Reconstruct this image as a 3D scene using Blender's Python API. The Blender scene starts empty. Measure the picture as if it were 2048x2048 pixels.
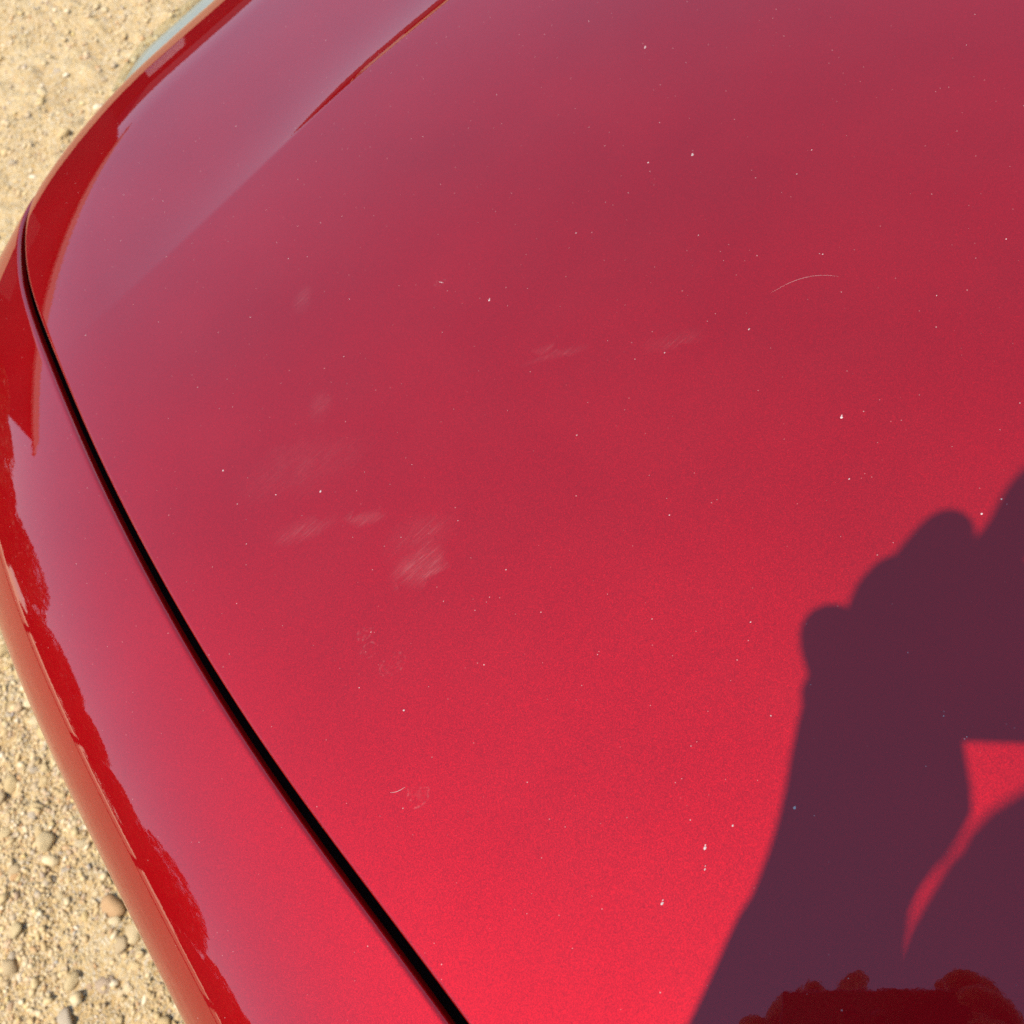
import bpy, bmesh, math, random
import numpy as np
from mathutils import Vector, Matrix, noise as mnoise

random.seed(7)
rng = np.random.default_rng(7)
scene = bpy.context.scene
COL = scene.collection

# ------------------------------------------------------------------ camera
CAM_R = Matrix(((0.7425257349, 0.6587020168, -0.1215203112),
                (-0.6366589357, 0.6376809177, -0.4336224704),
                (-0.2081368123, 0.3993428355, 0.8928630170)))
CAM_P = Vector((-0.5956770752, 0.2403124792, 1.4279164357))
cam_data = bpy.data.cameras.new('camera')
cam = bpy.data.objects.new('camera', cam_data)
COL.objects.link(cam)
cam.matrix_world = Matrix.Translation(CAM_P) @ CAM_R.to_4x4()
cam_data.sensor_width = 36.0
cam_data.lens = 36.0 * 0.972
cam_data.clip_start = 0.01
cam_data.clip_end = 2000.0
cam_data.dof.use_dof = True
cam_data.dof.focus_distance = 0.50
cam_data.dof.aperture_fstop = 15.0
scene.camera = cam

# ------------------------------------------------------------------ light
SUN_EL, SUN_AZ = math.radians(67.75), math.radians(-97.07)
world = bpy.data.worlds.new('World')
scene.world = world
world.use_nodes = True
wn = world.node_tree
wn.nodes.clear()
sky = wn.nodes.new('ShaderNodeTexSky')
sky.sky_type = 'NISHITA'
sky.sun_disc = False
sky.sun_elevation = SUN_EL
sky.sun_rotation = SUN_AZ
sky.air_density = 1.2
sky.dust_density = 0.0
sky.ozone_density = 4.0
bg = wn.nodes.new('ShaderNodeBackground')
bg.inputs['Strength'].default_value = 0.15
wo = wn.nodes.new('ShaderNodeOutputWorld')
wn.links.new(sky.outputs[0], bg.inputs['Color'])
wn.links.new(bg.outputs[0], wo.inputs['Surface'])

sun_data = bpy.data.lights.new('sun', 'SUN')
sun_data.energy = 3.3
sun_data.angle = math.radians(0.53)
sun_data.color = (1.0, 0.955, 0.88)
sun = bpy.data.objects.new('sun', sun_data)
COL.objects.link(sun)
sd = Vector((math.cos(SUN_EL) * math.sin(SUN_AZ), math.cos(SUN_EL) * math.cos(SUN_AZ), math.sin(SUN_EL)))
sun.rotation_euler = sd.to_track_quat('Z', 'Y').to_euler()
sun.location = (-6, -1, 12)

scene.view_settings.view_transform = 'Standard'
scene.view_settings.look = 'None'
scene.view_settings.gamma = 1.0
scene.view_settings.use_curve_mapping = False
scene.view_settings.exposure = 0.92
scene.render.engine = 'CYCLES'
scene.cycles.max_bounces = 8
scene.cycles.transparent_max_bounces = 12
scene.cycles.caustics_reflective = False
scene.cycles.caustics_refractive = False
scene.cycles.use_denoising = False

# ------------------------------------------------------------------ helpers
def link(o, parent=None):
    COL.objects.link(o)
    if parent is not None:
        o.parent = parent
    return o

def empty(name, label=None, cat=None, group=None, loc=(0, 0, 0), rz=0.0):
    o = bpy.data.objects.new(name, None)
    o.empty_display_size = 0.1
    o.location = loc
    o.rotation_euler = (0, 0, rz)
    if label: o['label'] = label
    if cat: o['category'] = cat
    if group: o['group'] = group
    return link(o)

def mesh_obj(name, verts, faces, mat, parent=None, smooth=True):
    me = bpy.data.meshes.new(name)
    if isinstance(verts, np.ndarray):
        verts = np.asarray(verts, dtype=np.float32).reshape(-1, 3)
    if isinstance(faces, np.ndarray):
        k = faces.shape[1]
        me.vertices.add(len(verts)); me.vertices.foreach_set('co', np.asarray(verts, np.float32).ravel())
        me.loops.add(faces.size); me.loops.foreach_set('vertex_index', faces.astype(np.int32).ravel())
        me.polygons.add(len(faces)); me.polygons.foreach_set('loop_start', np.arange(0, faces.size, k, dtype=np.int32))
        me.update(calc_edges=True); me.validate()
    else:
        me.from_pydata([tuple(v) for v in verts], [], faces); me.update()
    if smooth:
        me.polygons.foreach_set('use_smooth', np.ones(len(me.polygons), bool))
    me.materials.append(mat)
    return link(bpy.data.objects.new(name, me), parent)

def grid_faces(nu, nv, flip=False, off=0):
    i = np.arange(nu - 1)[:, None] * nv + np.arange(nv - 1)[None, :]
    f = np.stack([i, i + 1, i + nv + 1, i + nv], -1).reshape(-1, 4) + off
    return f[:, ::-1] if flip else f

def grid_obj(name, G, mat, parent=None, flip=False, smooth=True):
    nu, nv = G.shape[:2]
    return mesh_obj(name, G.reshape(-1, 3), np.ascontiguousarray(grid_faces(nu, nv, flip)), mat, parent, smooth)

def bm_obj(name, bm, mat, parent=None, smooth=False):
    me = bpy.data.meshes.new(name)
    bm.normal_update(); bm.to_mesh(me); bm.free()
    if smooth:
        me.polygons.foreach_set('use_smooth', np.ones(len(me.polygons), bool))
    me.materials.append(mat)
    return link(bpy.data.objects.new(name, me), parent)

def box_bm(lo, hi, bev=0.0, seg=2):
    bm = bmesh.new()
    bmesh.ops.create_cube(bm, size=1.0)
    for v in bm.verts:
        v.co = Vector([lo[k] + (v.co[k] + .5) * (hi[k] - lo[k]) for k in range(3)])
    if bev > 0:
        bmesh.ops.bevel(bm, geom=bm.edges[:], offset=bev, segments=seg, profile=0.6, affect='EDGES')
    return bm

def tube_grid(path, rad, n=12, closed=True):
    path = [Vector(p) for p in path]
    if not hasattr(rad, '__len__'): rad = [rad] * len(path)
    out = []
    up = Vector((0.13, 0.21, 0.97))
    for i, p in enumerate(path):
        t = (path[min(i + 1, len(path) - 1)] - path[max(i - 1, 0)]).normalized()
        a = t.cross(up).normalized(); b = a.cross(t)
        ring = [p + (a * math.cos(2 * math.pi * k / n) + b * math.sin(2 * math.pi * k / n)) * rad[i] for k in range(n + 1)]
        out.append([tuple(v) for v in ring])
    return np.array(out)

def sstep(a, b, x):
    t = np.clip((x - a) / (b - a), 0, 1)
    return t * t * (3 - 2 * t)

# node helpers
class NT:
    def __init__(self, name):
        self.m = bpy.data.materials.new(name)
        self.m.use_nodes = True
        self.t = self.m.node_tree
        self.t.nodes.clear()
        self.out = self.t.nodes.new('ShaderNodeOutputMaterial')
    def n(self, kind, **kw):
        o = self.t.nodes.new('ShaderNode' + kind)
        for k, v in kw.items(): setattr(o, k, v)
        return o
    def l(self, a, b): self.t.links.new(a, b)
    def put(self, sock, v):
        if isinstance(v, bpy.types.NodeSocket): self.l(v, sock)
        elif v is not None: sock.default_value = v
    def math(self, op, a, b=None, clamp=False):
        o = self.n('Math', operation=op, use_clamp=clamp)
        self.put(o.inputs[0], a); self.put(o.inputs[1], b)
        return o.outputs[0]
    def vmath(self, op, a, b=None, s=None):
        o = self.n('VectorMath', operation=op)
        self.put(o.inputs[0], a); self.put(o.inputs[1], b)
        if s is not None: self.put(o.inputs['Scale'], s)
        return o.outputs['Value'] if op in ('LENGTH', 'DOT_PRODUCT', 'DISTANCE') else o.outputs[0]
    def noise(self, vec, scale, detail=2.0, rough=0.5, dist=0.0):
        o = self.n('TexNoise')
        self.put(o.inputs['Vector'], vec)
        o.inputs['Scale'].default_value = scale; o.inputs['Detail'].default_value = detail
        o.inputs['Roughness'].default_value = rough; o.inputs['Distortion'].default_value = dist
        return o.outputs['Fac']
    def vor(self, vec, scale, feature='F1'):
        o = self.n('TexVoronoi', feature=feature)
        self.put(o.inputs['Vector'], vec); o.inputs['Scale'].default_value = scale
        return o
    def ramp(self, fac, stops, interp='LINEAR'):
        o = self.n('ValToRGB')
        o.color_ramp.interpolation = interp
        e = o.color_ramp.elements
        while len(e) > 1: e.remove(e[-1])
        e[0].position = stops[0][0]; e[0].color = tuple(stops[0][1]) + (1,)
        for p, c in stops[1:]:
            k = e.new(p); k.color = tuple(c) + (1,)
        self.put(o.inputs[0], fac)
        return o.outputs[0]
    def maprange(self, v, a, b, c=0.0, d=1.0, smooth=False):
        o = self.n('MapRange')
        if smooth: o.interpolation_type = 'SMOOTHSTEP'
        self.put(o.inputs[0], v)
        for k, x in enumerate((a, b, c, d)): o.inputs[1 + k].default_value = x
        return o.outputs[0]
    def mixc(self, fac, a, b, mode='MIX'):
        o = self.n('Mix', data_type='RGBA', blend_type=mode)
        self.put(o.inputs[0], fac); self.put(o.inputs[6], a); self.put(o.inputs[7], b)
        return o.outputs[2]
    def bsdf(self, **kw):
        o = self.n('BsdfPrincipled')
        for k, v in kw.items(): self.put(o.inputs[k.replace('_', ' ')], v)
        return o
    def obj(self): return self.n('TexCoord').outputs['Object']

def simple(name, color, rough=0.5, metallic=0.0, bump=0.0, bscale=200.0, var=0.15, coat=0.0):
    t = NT(name)
    v = t.obj()
    nz = t.noise(v, bscale * 0.2, 4)
    c = t.mixc(t.maprange(nz, .3, .7), tuple(x * (1 - var) for x in color) + (1,), tuple(min(1, x * (1 + var)) for x in color) + (1,))
    b = t.bsdf(Base_Color=c, Roughness=rough, Metallic=metallic, Coat_Weight=coat)
    if bump > 0:
        bp = t.n('Bump'); bp.inputs['Strength'].default_value = bump; bp.inputs['Distance'].default_value = 0.002
        t.l(t.noise(v, bscale, 4), bp.inputs['Height']); t.l(bp.outputs[0], b.inputs['Normal'])
    t.l(b.outputs[0], t.out.inputs[0])
    return t.m

# ------------------------------------------------------------------ materials
def make_paint():
    t = NT('red_metallic_paint')
    v = t.obj()
    geo = t.n('NewGeometry')
    # aluminium flakes in the base layer: tiny facets, each with its own tilt
    vo = t.vor(v, 3600.0)
    rnd = t.vmath('SUBTRACT', vo.outputs['Color'], (0.5, 0.5, 0.5))
    fl = t.vmath('NORMALIZE', t.vmath('ADD', geo.outputs['Normal'], t.vmath('SCALE', rnd, None, 0.30)))
    # slight mottling of the base coat
    mot = t.maprange(t.noise(v, 9.0, 3), .3, .7, 0.94, 1.06)
    base = t.n('Mix', data_type='RGBA', blend_type='MULTIPLY'); base.inputs[0].default_value = 1.0
    base.inputs[6].default_value = (0.350, 0.0030, 0.0055, 1)
    t.l(mot, base.inputs[7])
    # orange peel in the clear coat
    op = t.n('Bump'); op.inputs['Strength'].default_value = 0.02; op.inputs['Distance'].default_value = 0.0004
    t.l(t.noise(v, 260.0, 2), op.inputs['Height'])
    paint = t.bsdf(Base_Color=base.outputs[2], Metallic=0.86, Roughness=0.63, Coat_Weight=1.0, Coat_Roughness=0.012, Coat_IOR=1.52)
    paint.inputs['Specular IOR Level'].default_value = 0.04
    paint.inputs['Specular Tint'].default_value = (1.0, 0.12, 0.16, 1)
    t.l(fl, paint.inputs['Normal']); t.l(op.outputs[0], paint.inputs['Coat Normal'])
    # fine dust plus flake glints painted as colour: sparse specks of two sizes
    vd = t.vor(v, 300.0)
    sep = t.n('SeparateColor'); t.l(vd.outputs['Color'], sep.inputs[0])
    s1 = t.math('MULTIPLY', t.math('LESS_THAN', vd.outputs['Distance'], t.math('MULTIPLY', sep.outputs[1], 0.10)), t.math('GREATER_THAN', sep.outputs[0], 0.66))
    dust_glint = t.math('MULTIPLY', s1, t.math('MULTIPLY', sep.outputs[2], 0.5))
    # hazy film of dust
    film = t.maprange(t.noise(v, 14.0, 5, .6), .42, .78, 0.0, 0.004)
    # scuffs: fine parallel scratches inside small worn patches
    patches = [(-.5904, .5371, .016, .008, .8), (-.5874, .4869, .020, .016, .85), (-.6216, .5599, .030, .010, .45),
               (-.575, .502, .030, .020, .35), (-.4446, .5344, .030, .005, .32), (-.5258, .7129, .010, .016, .35),
               (-.5675, .627, .012, .014, .35), (-.3975, .4859, .025, .010, .25), (-.60, .60, .06, .03, .2)]
    mp = t.n('Mapping'); mp.inputs['Rotation'].default_value = (0, 0, math.radians(32)); mp.inputs['Scale'].default_value = (0.06, 1.0, 1.0)
    t.l(v, mp.inputs['Vector'])
    streak = t.maprange(t.noise(mp.outputs[0], 900.0, 3, .7, .3), .52, .72, 0.0, 1.0)
    mp2 = t.n('Mapping'); mp2.inputs['Rotation'].default_value = (0, 0, math.radians(22)); mp2.inputs['Scale'].default_value = (0.09, 1.0, 1.0)
    t.l(v, mp2.inputs['Vector'])
    streak2 = t.maprange(t.noise(mp2.outputs[0], 600.0, 3, .7, .3), .58, .74, 0.0, .8)
    streak = t.math('MAXIMUM', streak, streak2)
    tot = None
    warp = t.vmath('SCALE', t.vmath('SUBTRACT', t.vor(v, 60.0).outputs['Color'], (0.5, 0.5, 0.5)), None, 0.006)
    vv = t.vmath('ADD', v, warp)
    for (px, py, rx, ry, a) in patches:
        m = t.n('Mapping', vector_type='TEXTURE')
        m.inputs['Location'].default_value = (px, py, 0); m.inputs['Rotation'].default_value = (0, 0, math.radians(-32))
        m.inputs['Scale'].default_value = (rx, ry, 10.0)
        t.l(vv, m.inputs['Vector'])
        d = t.vmath('LENGTH', t.vmath('MULTIPLY', m.outputs[0], (1, 1, 0)))
        k = t.maprange(d, 1.0, 0.1, 0.0, a, True)
        tot = k if tot is None else t.math('MAXIMUM', tot, k)
    scuff = t.math('MULTIPLY', t.math('MULTIPLY', tot, t.math('ADD', t.math('MULTIPLY', streak, .7), t.math('MULTIPLY', t.noise(v, 90, 4), .35))), 0.19)
    # dried drop rings
    rings = None
    for (px, py, r, a) in [(-.6295, .476, .0042, .5), (-.6330, .466, .0050, .35), (-.6311, .4503, .0065, .4), (-.6606, .3912, .0060, .5), (-.455, .6378, .003, .4)]:
        dv = t.vmath('LENGTH', t.vmath('MULTIPLY', t.vmath('SUBTRACT', vv, (px, py, 0)), (1, 1.25, 0)))
        rg = t.maprange(t.math('ABSOLUTE', t.math('SUBTRACT', dv, r)), 0.0011, 0.0002, 0.0, a, True)
        fillr = t.maprange(dv, r, r * .6, 0.0, a * .3, True)
        rg = t.math('MAXIMUM', rg, fillr)
        rings = rg if rings is None else t.math('MAXIMUM', rings, rg)
    rings = t.math('MULTIPLY', t.math('MULTIPLY', rings, t.maprange(t.noise(v, 500, 3), .48, .68)), 0.16)
    fac = t.math('MAXIMUM', t.math('MAXIMUM', dust_glint, film), t.math('MAXIMUM', scuff, rings))
    dust = t.n('BsdfDiffuse'); dust.inputs['Color'].default_value = (0.58, 0.42, 0.36, 1)
    mx = t.n('MixShader'); t.l(fac, mx.inputs[0]); t.l(paint.outputs[0], mx.inputs[1]); t.l(dust.outputs[0], mx.inputs[2])
    t.l(mx.outputs[0], t.out.inputs[0])
    return t.m

def make_ground_mat():
    t = NT('sandy_gravel')
    v = t.obj()
    big = t.noise(v, 1.3, 5, .6)
    mid = t.noise(v, 14.0, 6, .65)
    fine = t.noise(v, 130.0, 6, .7)
    c1 = t.ramp(big, [(.3, (.37, .222, .082)), (.5, (.48, .300, .118)), (.7, (.60, .395, .172))])
    c2 = t.mixc(t.maprange(mid, .35, .7), c1, (.66, .45, .20, 1))
    c3 = t.mixc(t.maprange(fine, .50, .30, 0, .55), c2, (.17, .115, .060, 1))
    vo = t.vor(v, 330.0)
    sep = t.n('SeparateColor'); t.l(vo.outputs['Color'], sep.inputs[0])
    grit = t.ramp(sep.outputs[0], [(0, (.30, .23, .15)), (.35, (.48, .36, .20)), (.7, (.60, .48, .29)), (.9, (.70, .62, .46)), (1, (.36, .33, .30))])
    c4 = t.mixc(t.math('MULTIPLY', t.math('GREATER_THAN', sep.outputs[1], .45), .55), c3, grit)
    b = t.bsdf(Base_Color=c4, Roughness=0.95); b.inputs['Specular IOR Level'].default_value = 0.1
    h = t.math('ADD', t.math('MULTIPLY', fine, .8), t.math('ADD', t.math('MULTIPLY', vo.outputs['Distance'], -.5), mid))
    bp = t.n('Bump'); bp.inputs['Strength'].default_value = 0.9; bp.inputs['Distance'].default_value = 0.006
    t.l(h, bp.inputs['Height']); t.l(bp.outputs[0], b.inputs['Normal'])
    t.l(b.outputs[0], t.out.inputs[0])
    return t.m

STONE_STOPS = [(0, (.48, .33, .15)), (.2, (.58, .43, .21)), (.4, (.68, .55, .33)), (.50, (.40, .29, .16)), (.60, (.35, .32, .27)),
               (.72, (.66, .48, .17)), (.82, (.78, .69, .50)), (.92, (.46, .21, .08)), (1, (.27, .26, .25))]
def make_stone(island):
    t = NT('pebble_stone' if not island else 'gravel_stone')
    v = t.obj()
    r = t.n('NewGeometry').outputs['Random Per Island'] if island else t.n('ObjectInfo').outputs['Random']
    c = t.ramp(r, STONE_STOPS)
    sc = 60.0
    nz = t.noise(v, sc, 5, .6)
    c = t.mixc(t.maprange(nz, .35, .65, .2, .75), c, (.56, .360, .155, 1))
    b = t.bsdf(Base_Color=c, Roughness=0.85); b.inputs['Specular IOR Level'].default_value = 0.2
    bp = t.n('Bump'); bp.inputs['Strength'].default_value = 0.5; bp.inputs['Distance'].default_value = 0.004
    t.l(t.noise(v, sc * 3, 4), bp.inputs['Height']); t.l(bp.outputs[0], b.inputs['Normal'])
    t.l(b.outputs[0], t.out.inputs[0])
    return t.m

def make_glass(name, tint=(1, 1, 1), rough=0.0):
    t = NT(name)
    v = t.obj()
    rr = t.maprange(t.noise(v, 40, 3), .3, .7, rough, rough + .02)
    b = t.bsdf(Base_Color=tint + (1,), Roughness=rr, Transmission_Weight=1.0, IOR=1.45)
    t.l(b.outputs[0], t.out.inputs[0])
    return t.m

def make_leaf():
    t = NT('leaf_green')
    r = t.n('NewGeometry').outputs['Random Per Island']
    c = t.ramp(r, [(0, (.030, .055, .014)), (.5, (.050, .085, .020)), (1, (.085, .120, .030))])
    b = t.bsdf(Base_Color=c, Roughness=.6)
    t.l(b.outputs[0], t.out.inputs[0])
    return t.m

M_PAINT = make_paint()
M_GROUND = make_ground_mat()
M_PEB = make_stone(False)
M_GRAV = make_stone(True)
M_BLACK = simple('black_trim', (.012, .012, .013), .7)
M_VOID = simple('black_inner_panel', (.004, .004, .004), .9)
M_RUBBER = simple('tyre_rubber', (.02, .02, .021), .8, bump=.3)
M_ALLOY = simple('silver_alloy', (.62, .62, .64), .3, metallic=1.0, var=.04)
M_CHROME = simple('bright_reflector', (.80, .81, .82), .12, metallic=1.0, var=.03)
M_GREYLAMP = simple('grey_lamp_housing', (.31, .285, .215), .35, metallic=.0, var=.05)
def make_thin_lens():
    t = NT('clear_lamp_lens')
    lw = t.n('LayerWeight'); lw.inputs['Blend'].default_value = .15
    fr = t.maprange(lw.outputs['Facing'], 0.0, 1.0, .05, .24)
    tr = t.n('BsdfTransparent'); tr.inputs['Color'].default_value = (.93, .95, .92, 1)
    gl = t.n('BsdfGlossy'); t.l(t.maprange(t.noise(t.obj(), 30, 2), .3, .7, .01, .04), gl.inputs['Roughness'])
    mx = t.n('MixShader'); t.l(fr, mx.inputs[0]); t.l(tr.outputs[0], mx.inputs[1]); t.l(gl.outputs[0], mx.inputs[2])
    t.l(mx.outputs[0], t.out.inputs[0])
    return t.m
M_LENS = make_thin_lens()
M_REDLENS = make_glass('red_lamp_lens', (.7, .02, .02))
M_GLASS = make_glass('window_glass', (.80, .86, .84))
M_SEAT = simple('dark_upholstery', (.03, .03, .032), .9, bump=.3)
M_SKIN = simple('skin', (.52, .30, .21), .5, var=.08)
M_HAIR = simple('brown_hair', (.05, .03, .02), .55, bump=.6, bscale=400)
M_SHIRT = simple('navy_cotton', (.022, .028, .050), .9, bump=.4, bscale=500)
M_JEANS = simple('blue_denim', (.07, .10, .17), .9, bump=.4, bscale=700)
M_SHOE = simple('black_shoe', (.02, .02, .02), .6)
M_EYE = simple('eye_white', (.7, .7, .68), .2)
M_LEAF = make_leaf()
M_BARK = simple('bark', (.10, .075, .05), .95, bump=.8, bscale=30)
M_BOARD = simple('dark_weatherboard', (.025, .022, .020), .9, bump=.5, bscale=40)
M_TILE = simple('clay_roof_tile', (.36, .25, .17), .85, bump=.6, bscale=25)
M_SPECK = simple('pale_dust', (.50, .38, .33), .9, var=.25)

# ------------------------------------------------------------------ ground
def fbm(x, y, octs, seed=0):
    out = np.zeros_like(x)
    r = np.random.default_rng(100 + seed)
    for freq, amp in octs:
        g = r.random((256, 256))
        u = (x * freq) % 256; v = (y * freq) % 256
        i = u.astype(int); j = v.astype(int); fu = u - i; fv = v - j
        fu = fu * fu * (3 - 2 * fu); fv = fv * fv * (3 - 2 * fv)
        i1 = (i + 1) % 256; j1 = (j + 1) % 256
        out += amp * ((g[i, j] * (1 - fu) + g[i1, j] * fu) * (1 - fv) + (g[i, j1] * (1 - fu) + g[i1, j1] * fu) * fv - .5)
    return out
OCT = [(.7, .020), (2.3, .012), (9.0, .012), (27.0, .014), (60.0, .010), (120.0, .007)]
def ground_z(x, y):
    return fbm(np.asarray(x, float) + 50, np.asarray(y, float) + 50, OCT)

def axis(lo, hi, step, far):
    a = list(np.arange(lo, hi + 1e-6, step))
    d = step
    x = hi
    while x < far:
        d *= 1.35; x += d; a.append(x)
    d = step; x = lo; pre = []
    while x > -far:
        d *= 1.35; x -= d; pre.append(x)
    return np.array(pre[::-1] + a)
gx = axis(-2.3, .4, .0065, 700); gy = axis(.35, 3.4, .0065, 700)
GX, GY = np.meshgrid(gx, gy, indexing='ij')
fade = np.exp(-np.maximum(0, np.hypot(GX + .5, GY - 1) - 8) / 15)
GZ = ground_z(GX, GY) * fade
ground = grid_obj('ground', np.stack([GX, GY, GZ], -1), M_GROUND, flip=True)
ground['kind'] = 'structure'
ground['label'] = 'dry sandy dirt and gravel the car is parked on'

def stone_mesh(seed, sub=1, flat=.62):
    bm = bmesh.new()
    bmesh.ops.create_icosphere(bm, subdivisions=sub, radius=.5)
    r = random.Random(seed)
    ax = (r.uniform(.8, 1.25), r.uniform(.65, 1.0), flat * r.uniform(.75, 1.2))
    o = Vector((r.uniform(0, 50),) * 3)
    planes = [(Vector((r.gauss(0, 1), r.gauss(0, 1), r.gauss(0, 1))).normalized(), r.uniform(.26, .42)) for _ in range(9)]
    for v in bm.verts:
        c = v.co.copy()
        for pn, pd in planes:
            e = c.dot(pn) - pd
            if e > 0: c -= pn * e * .97
        c *= 1 + .16 * mnoise.noise(c * 2.2 + o)
        v.co = Vector((c.x * ax[0], c.y * ax[1], c.z * ax[2]))
    return bm

PEBS = []
for k in range(10):
    bm = stone_mesh(k, 2)
    me = bpy.data.meshes.new('pebble'); bm.to_mesh(me); bm.free()
    me.polygons.foreach_set('use_smooth', np.ones(len(me.polygons), bool))
    me.materials.append(M_PEB)
    PEBS.append(me)
def in_view_xy():
    # the strip of ground beside and ahead of the car
    while True:
        x, y = random.uniform(-2.0, .3), random.uniform(.45, 3.2)
        if x < -.86 or y > 1.45: 
            if (x + .9) * .9 + (y - 1.0) * .25 < 1.6: return x, y
def in_tri(a, b, c):
    u, v = random.random(), random.random()
    if u + v > 1: u, v = 1 - u, 1 - v
    return a[0] + u * (b[0] - a[0]) + v * (c[0] - a[0]), a[1] + u * (b[1] - a[1]) + v * (c[1] - a[1])
for k in range(295):
    if k < 165: x, y = in_tri((-1.14, 1.50), (-1.52, .86), (-1.16, .58))
    elif k < 240: x, y = in_tri((-.35, 3.05), (-.95, 2.05), (.05, 2.30))
    else: x, y = in_view_xy()
    sz = min(.042, .0120 * math.exp(abs(random.gauss(0, .58))))
    o = bpy.data.objects.new('pebble', PEBS[k % 10])
    o.location = (x, y, float(ground_z(x, y)) + sz * random.uniform(-.12, .14))
    o.rotation_euler = (random.uniform(-.35, .35), random.uniform(-.35, .35), random.uniform(0, 6.28))
    o.scale = (sz, sz, sz)
    link(o, ground)

# finer gravel, far past counting
tv, tf = [], []
base = []
for k in range(6):
    bm = stone_mesh(50 + k, 1)
    bm.verts.ensure_lookup_table()
    base.append((np.array([v.co[:] for v in bm.verts]), np.array([[v.index for v in f.verts] for f in bm.faces]))); bm.free()
N = 46000
vs, fs, off = [], [], 0
for k in range(N):
    if k < 24000:
        x, y = in_tri((-1.05, 1.65), (-1.75, .86), (-1.02, .42))
        x += random.gauss(0, .10); y += random.gauss(0, .10)
    else:
        x, y = random.uniform(-1.6, .3), random.uniform(1.5, 3.4)
    if mnoise.noise(Vector((x * 3.1, y * 3.1, 3))) < random.uniform(-.75, .1): continue
    sz = (.0036 if k < 24000 else .0042) * math.exp(abs(random.gauss(0, .60)))
    bv, bf = base[k % 6]
    a = random.uniform(0, 6.28); ca, sa = math.cos(a), math.sin(a)
    R2 = np.array([[ca, -sa, 0], [sa, ca, 0], [0, 0, 1]])
    vs.append((x, y, sz, off, R2, k % 6)); off += len(bv)
zz = ground_z(np.array([a[0] for a in vs]), np.array([a[1] for a in vs]))
allv = np.concatenate([(base[a[5]][0] * a[2]) @ a[4].T + np.array([a[0], a[1], z + a[2] * .12]) for a, z in zip(vs, zz)])
allf = np.concatenate([base[a[5]][1] + a[3] for a in vs])
gravel = mesh_obj('gravel', allv, allf, M_GRAV)
gravel['kind'] = 'stuff'; gravel['label'] = 'fine loose gravel scattered over the sandy ground beside the car'; gravel['category'] = 'gravel'

# ------------------------------------------------------------------ car body surface
car = empty('parked_car', 'metallic red car seen over its dusty bonnet, parked on sandy gravel', 'car')
CREF = [(-.668, -.40), (-.668, -.2), (-.669, 0), (-.670, .2), (-.670, .38), (-.667, .54), (-.657, .69), (-.640, .83), (-.612, .953),
        (-.547, 1.036), (-.43, 1.060), (-.30, 1.080), (-.15, 1.092), (0, 1.096), (.15, 1.092)]
def bspline(ctrl, n):
    c = np.array(ctrl, float); m = len(c) - 3
    t = np.linspace(0, m - 1e-9, n); i = t.astype(int); u = (t - i)[:, None]
    return ((1 - u) ** 3 * c[i] + (3 * u ** 3 - 6 * u * u + 4) * c[i + 1] + (-3 * u ** 3 + 3 * u * u + 3 * u + 1) * c[i + 2] + u ** 3 * c[i + 3]) / 6
_p = bspline(CREF, 6000)
_L = np.r_[0, np.cumsum(np.hypot(*np.diff(_p, axis=0).T))]
SMAX = _L[-1]
def ref_at(s):
    q = np.c_[np.interp(s, _L, _p[:, 0]), np.interp(s, _L, _p[:, 1])]
    h = .004
    a = np.c_[np.interp(s + h, _L, _p[:, 0]), np.interp(s + h, _L, _p[:, 1])]
    b = np.c_[np.interp(s - h, _L, _p[:, 0]), np.interp(s - h, _L, _p[:, 1])]
    t = a - b; t /= np.linalg.norm(t, axis=1)[:, None]
    return q, np.c_[-t[:, 1], t[:, 0]]
XF, YF, ZF = -.58, .20, .98
_cx = bspline([(-1.0, .835), (-.86, .842), (-.72, .848), (-.62, .852), (-.54, .858), (-.46, .868), (-.38, .879), (-.30, .881), (-.2, .881), (-.1, .882), (.0, .882), (.1, .882)], 800)
def crease_y(x): return np.interp(x, _cx[:, 0], _cx[:, 1])
def H(x, y):
    x = -np.abs(x); dy = y - YF
    z = ZF - .09 * dy - .050 * dy * np.abs(dy) * (dy > 0) - .03 * (x * x - XF * XF)
    e = y - (YF + .085 - .2 * (x - XF - .12)); w = .010
    z = z - .022 * w * np.logaddexp(0, e / w)
    e = y - crease_y(x)
    k = .0025 * np.logaddexp(0, np.clip(e / .0025, -60, 600)) - .0025 * .6931 * np.exp(-np.abs(e) / .0025) * (e > -.02)
    k = np.maximum(k, 0)
    A = (.055 + .065 * sstep(-.60, -.30, x)) * sstep(-.70, -.52, x)
    z = z - A * .050 * (1 - np.exp(-k / .050))
    z = z + .030 * sstep(-.70, -.45, x) * .018 * np.logaddexp(0, (e - .035) / .018)
    A2 = .34 * sstep(-.47, -.32, x)
    return z - A2 * .0028 * (1 - np.exp(-k / .0028))
def phi(q, ang, s):
    q = np.clip(q, 0, None)
    a = np.radians(21.5 - 5.5 * sstep(.55, .98, s))
    ps = np.minimum(a * (q / .115) ** 1.25 + np.radians(58) * sstep(.13, .26, q), np.radians(84))
    pf = np.minimum(np.radians(9.5) * (q / .07) ** 1.05 + np.radians(66) * sstep(.075, .125, q), np.radians(82))
    w = sstep(np.radians(22), np.radians(70), ang)
    return ps * (1 - w) + pf * w
QT = np.linspace(0, .40, 1601)
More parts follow.
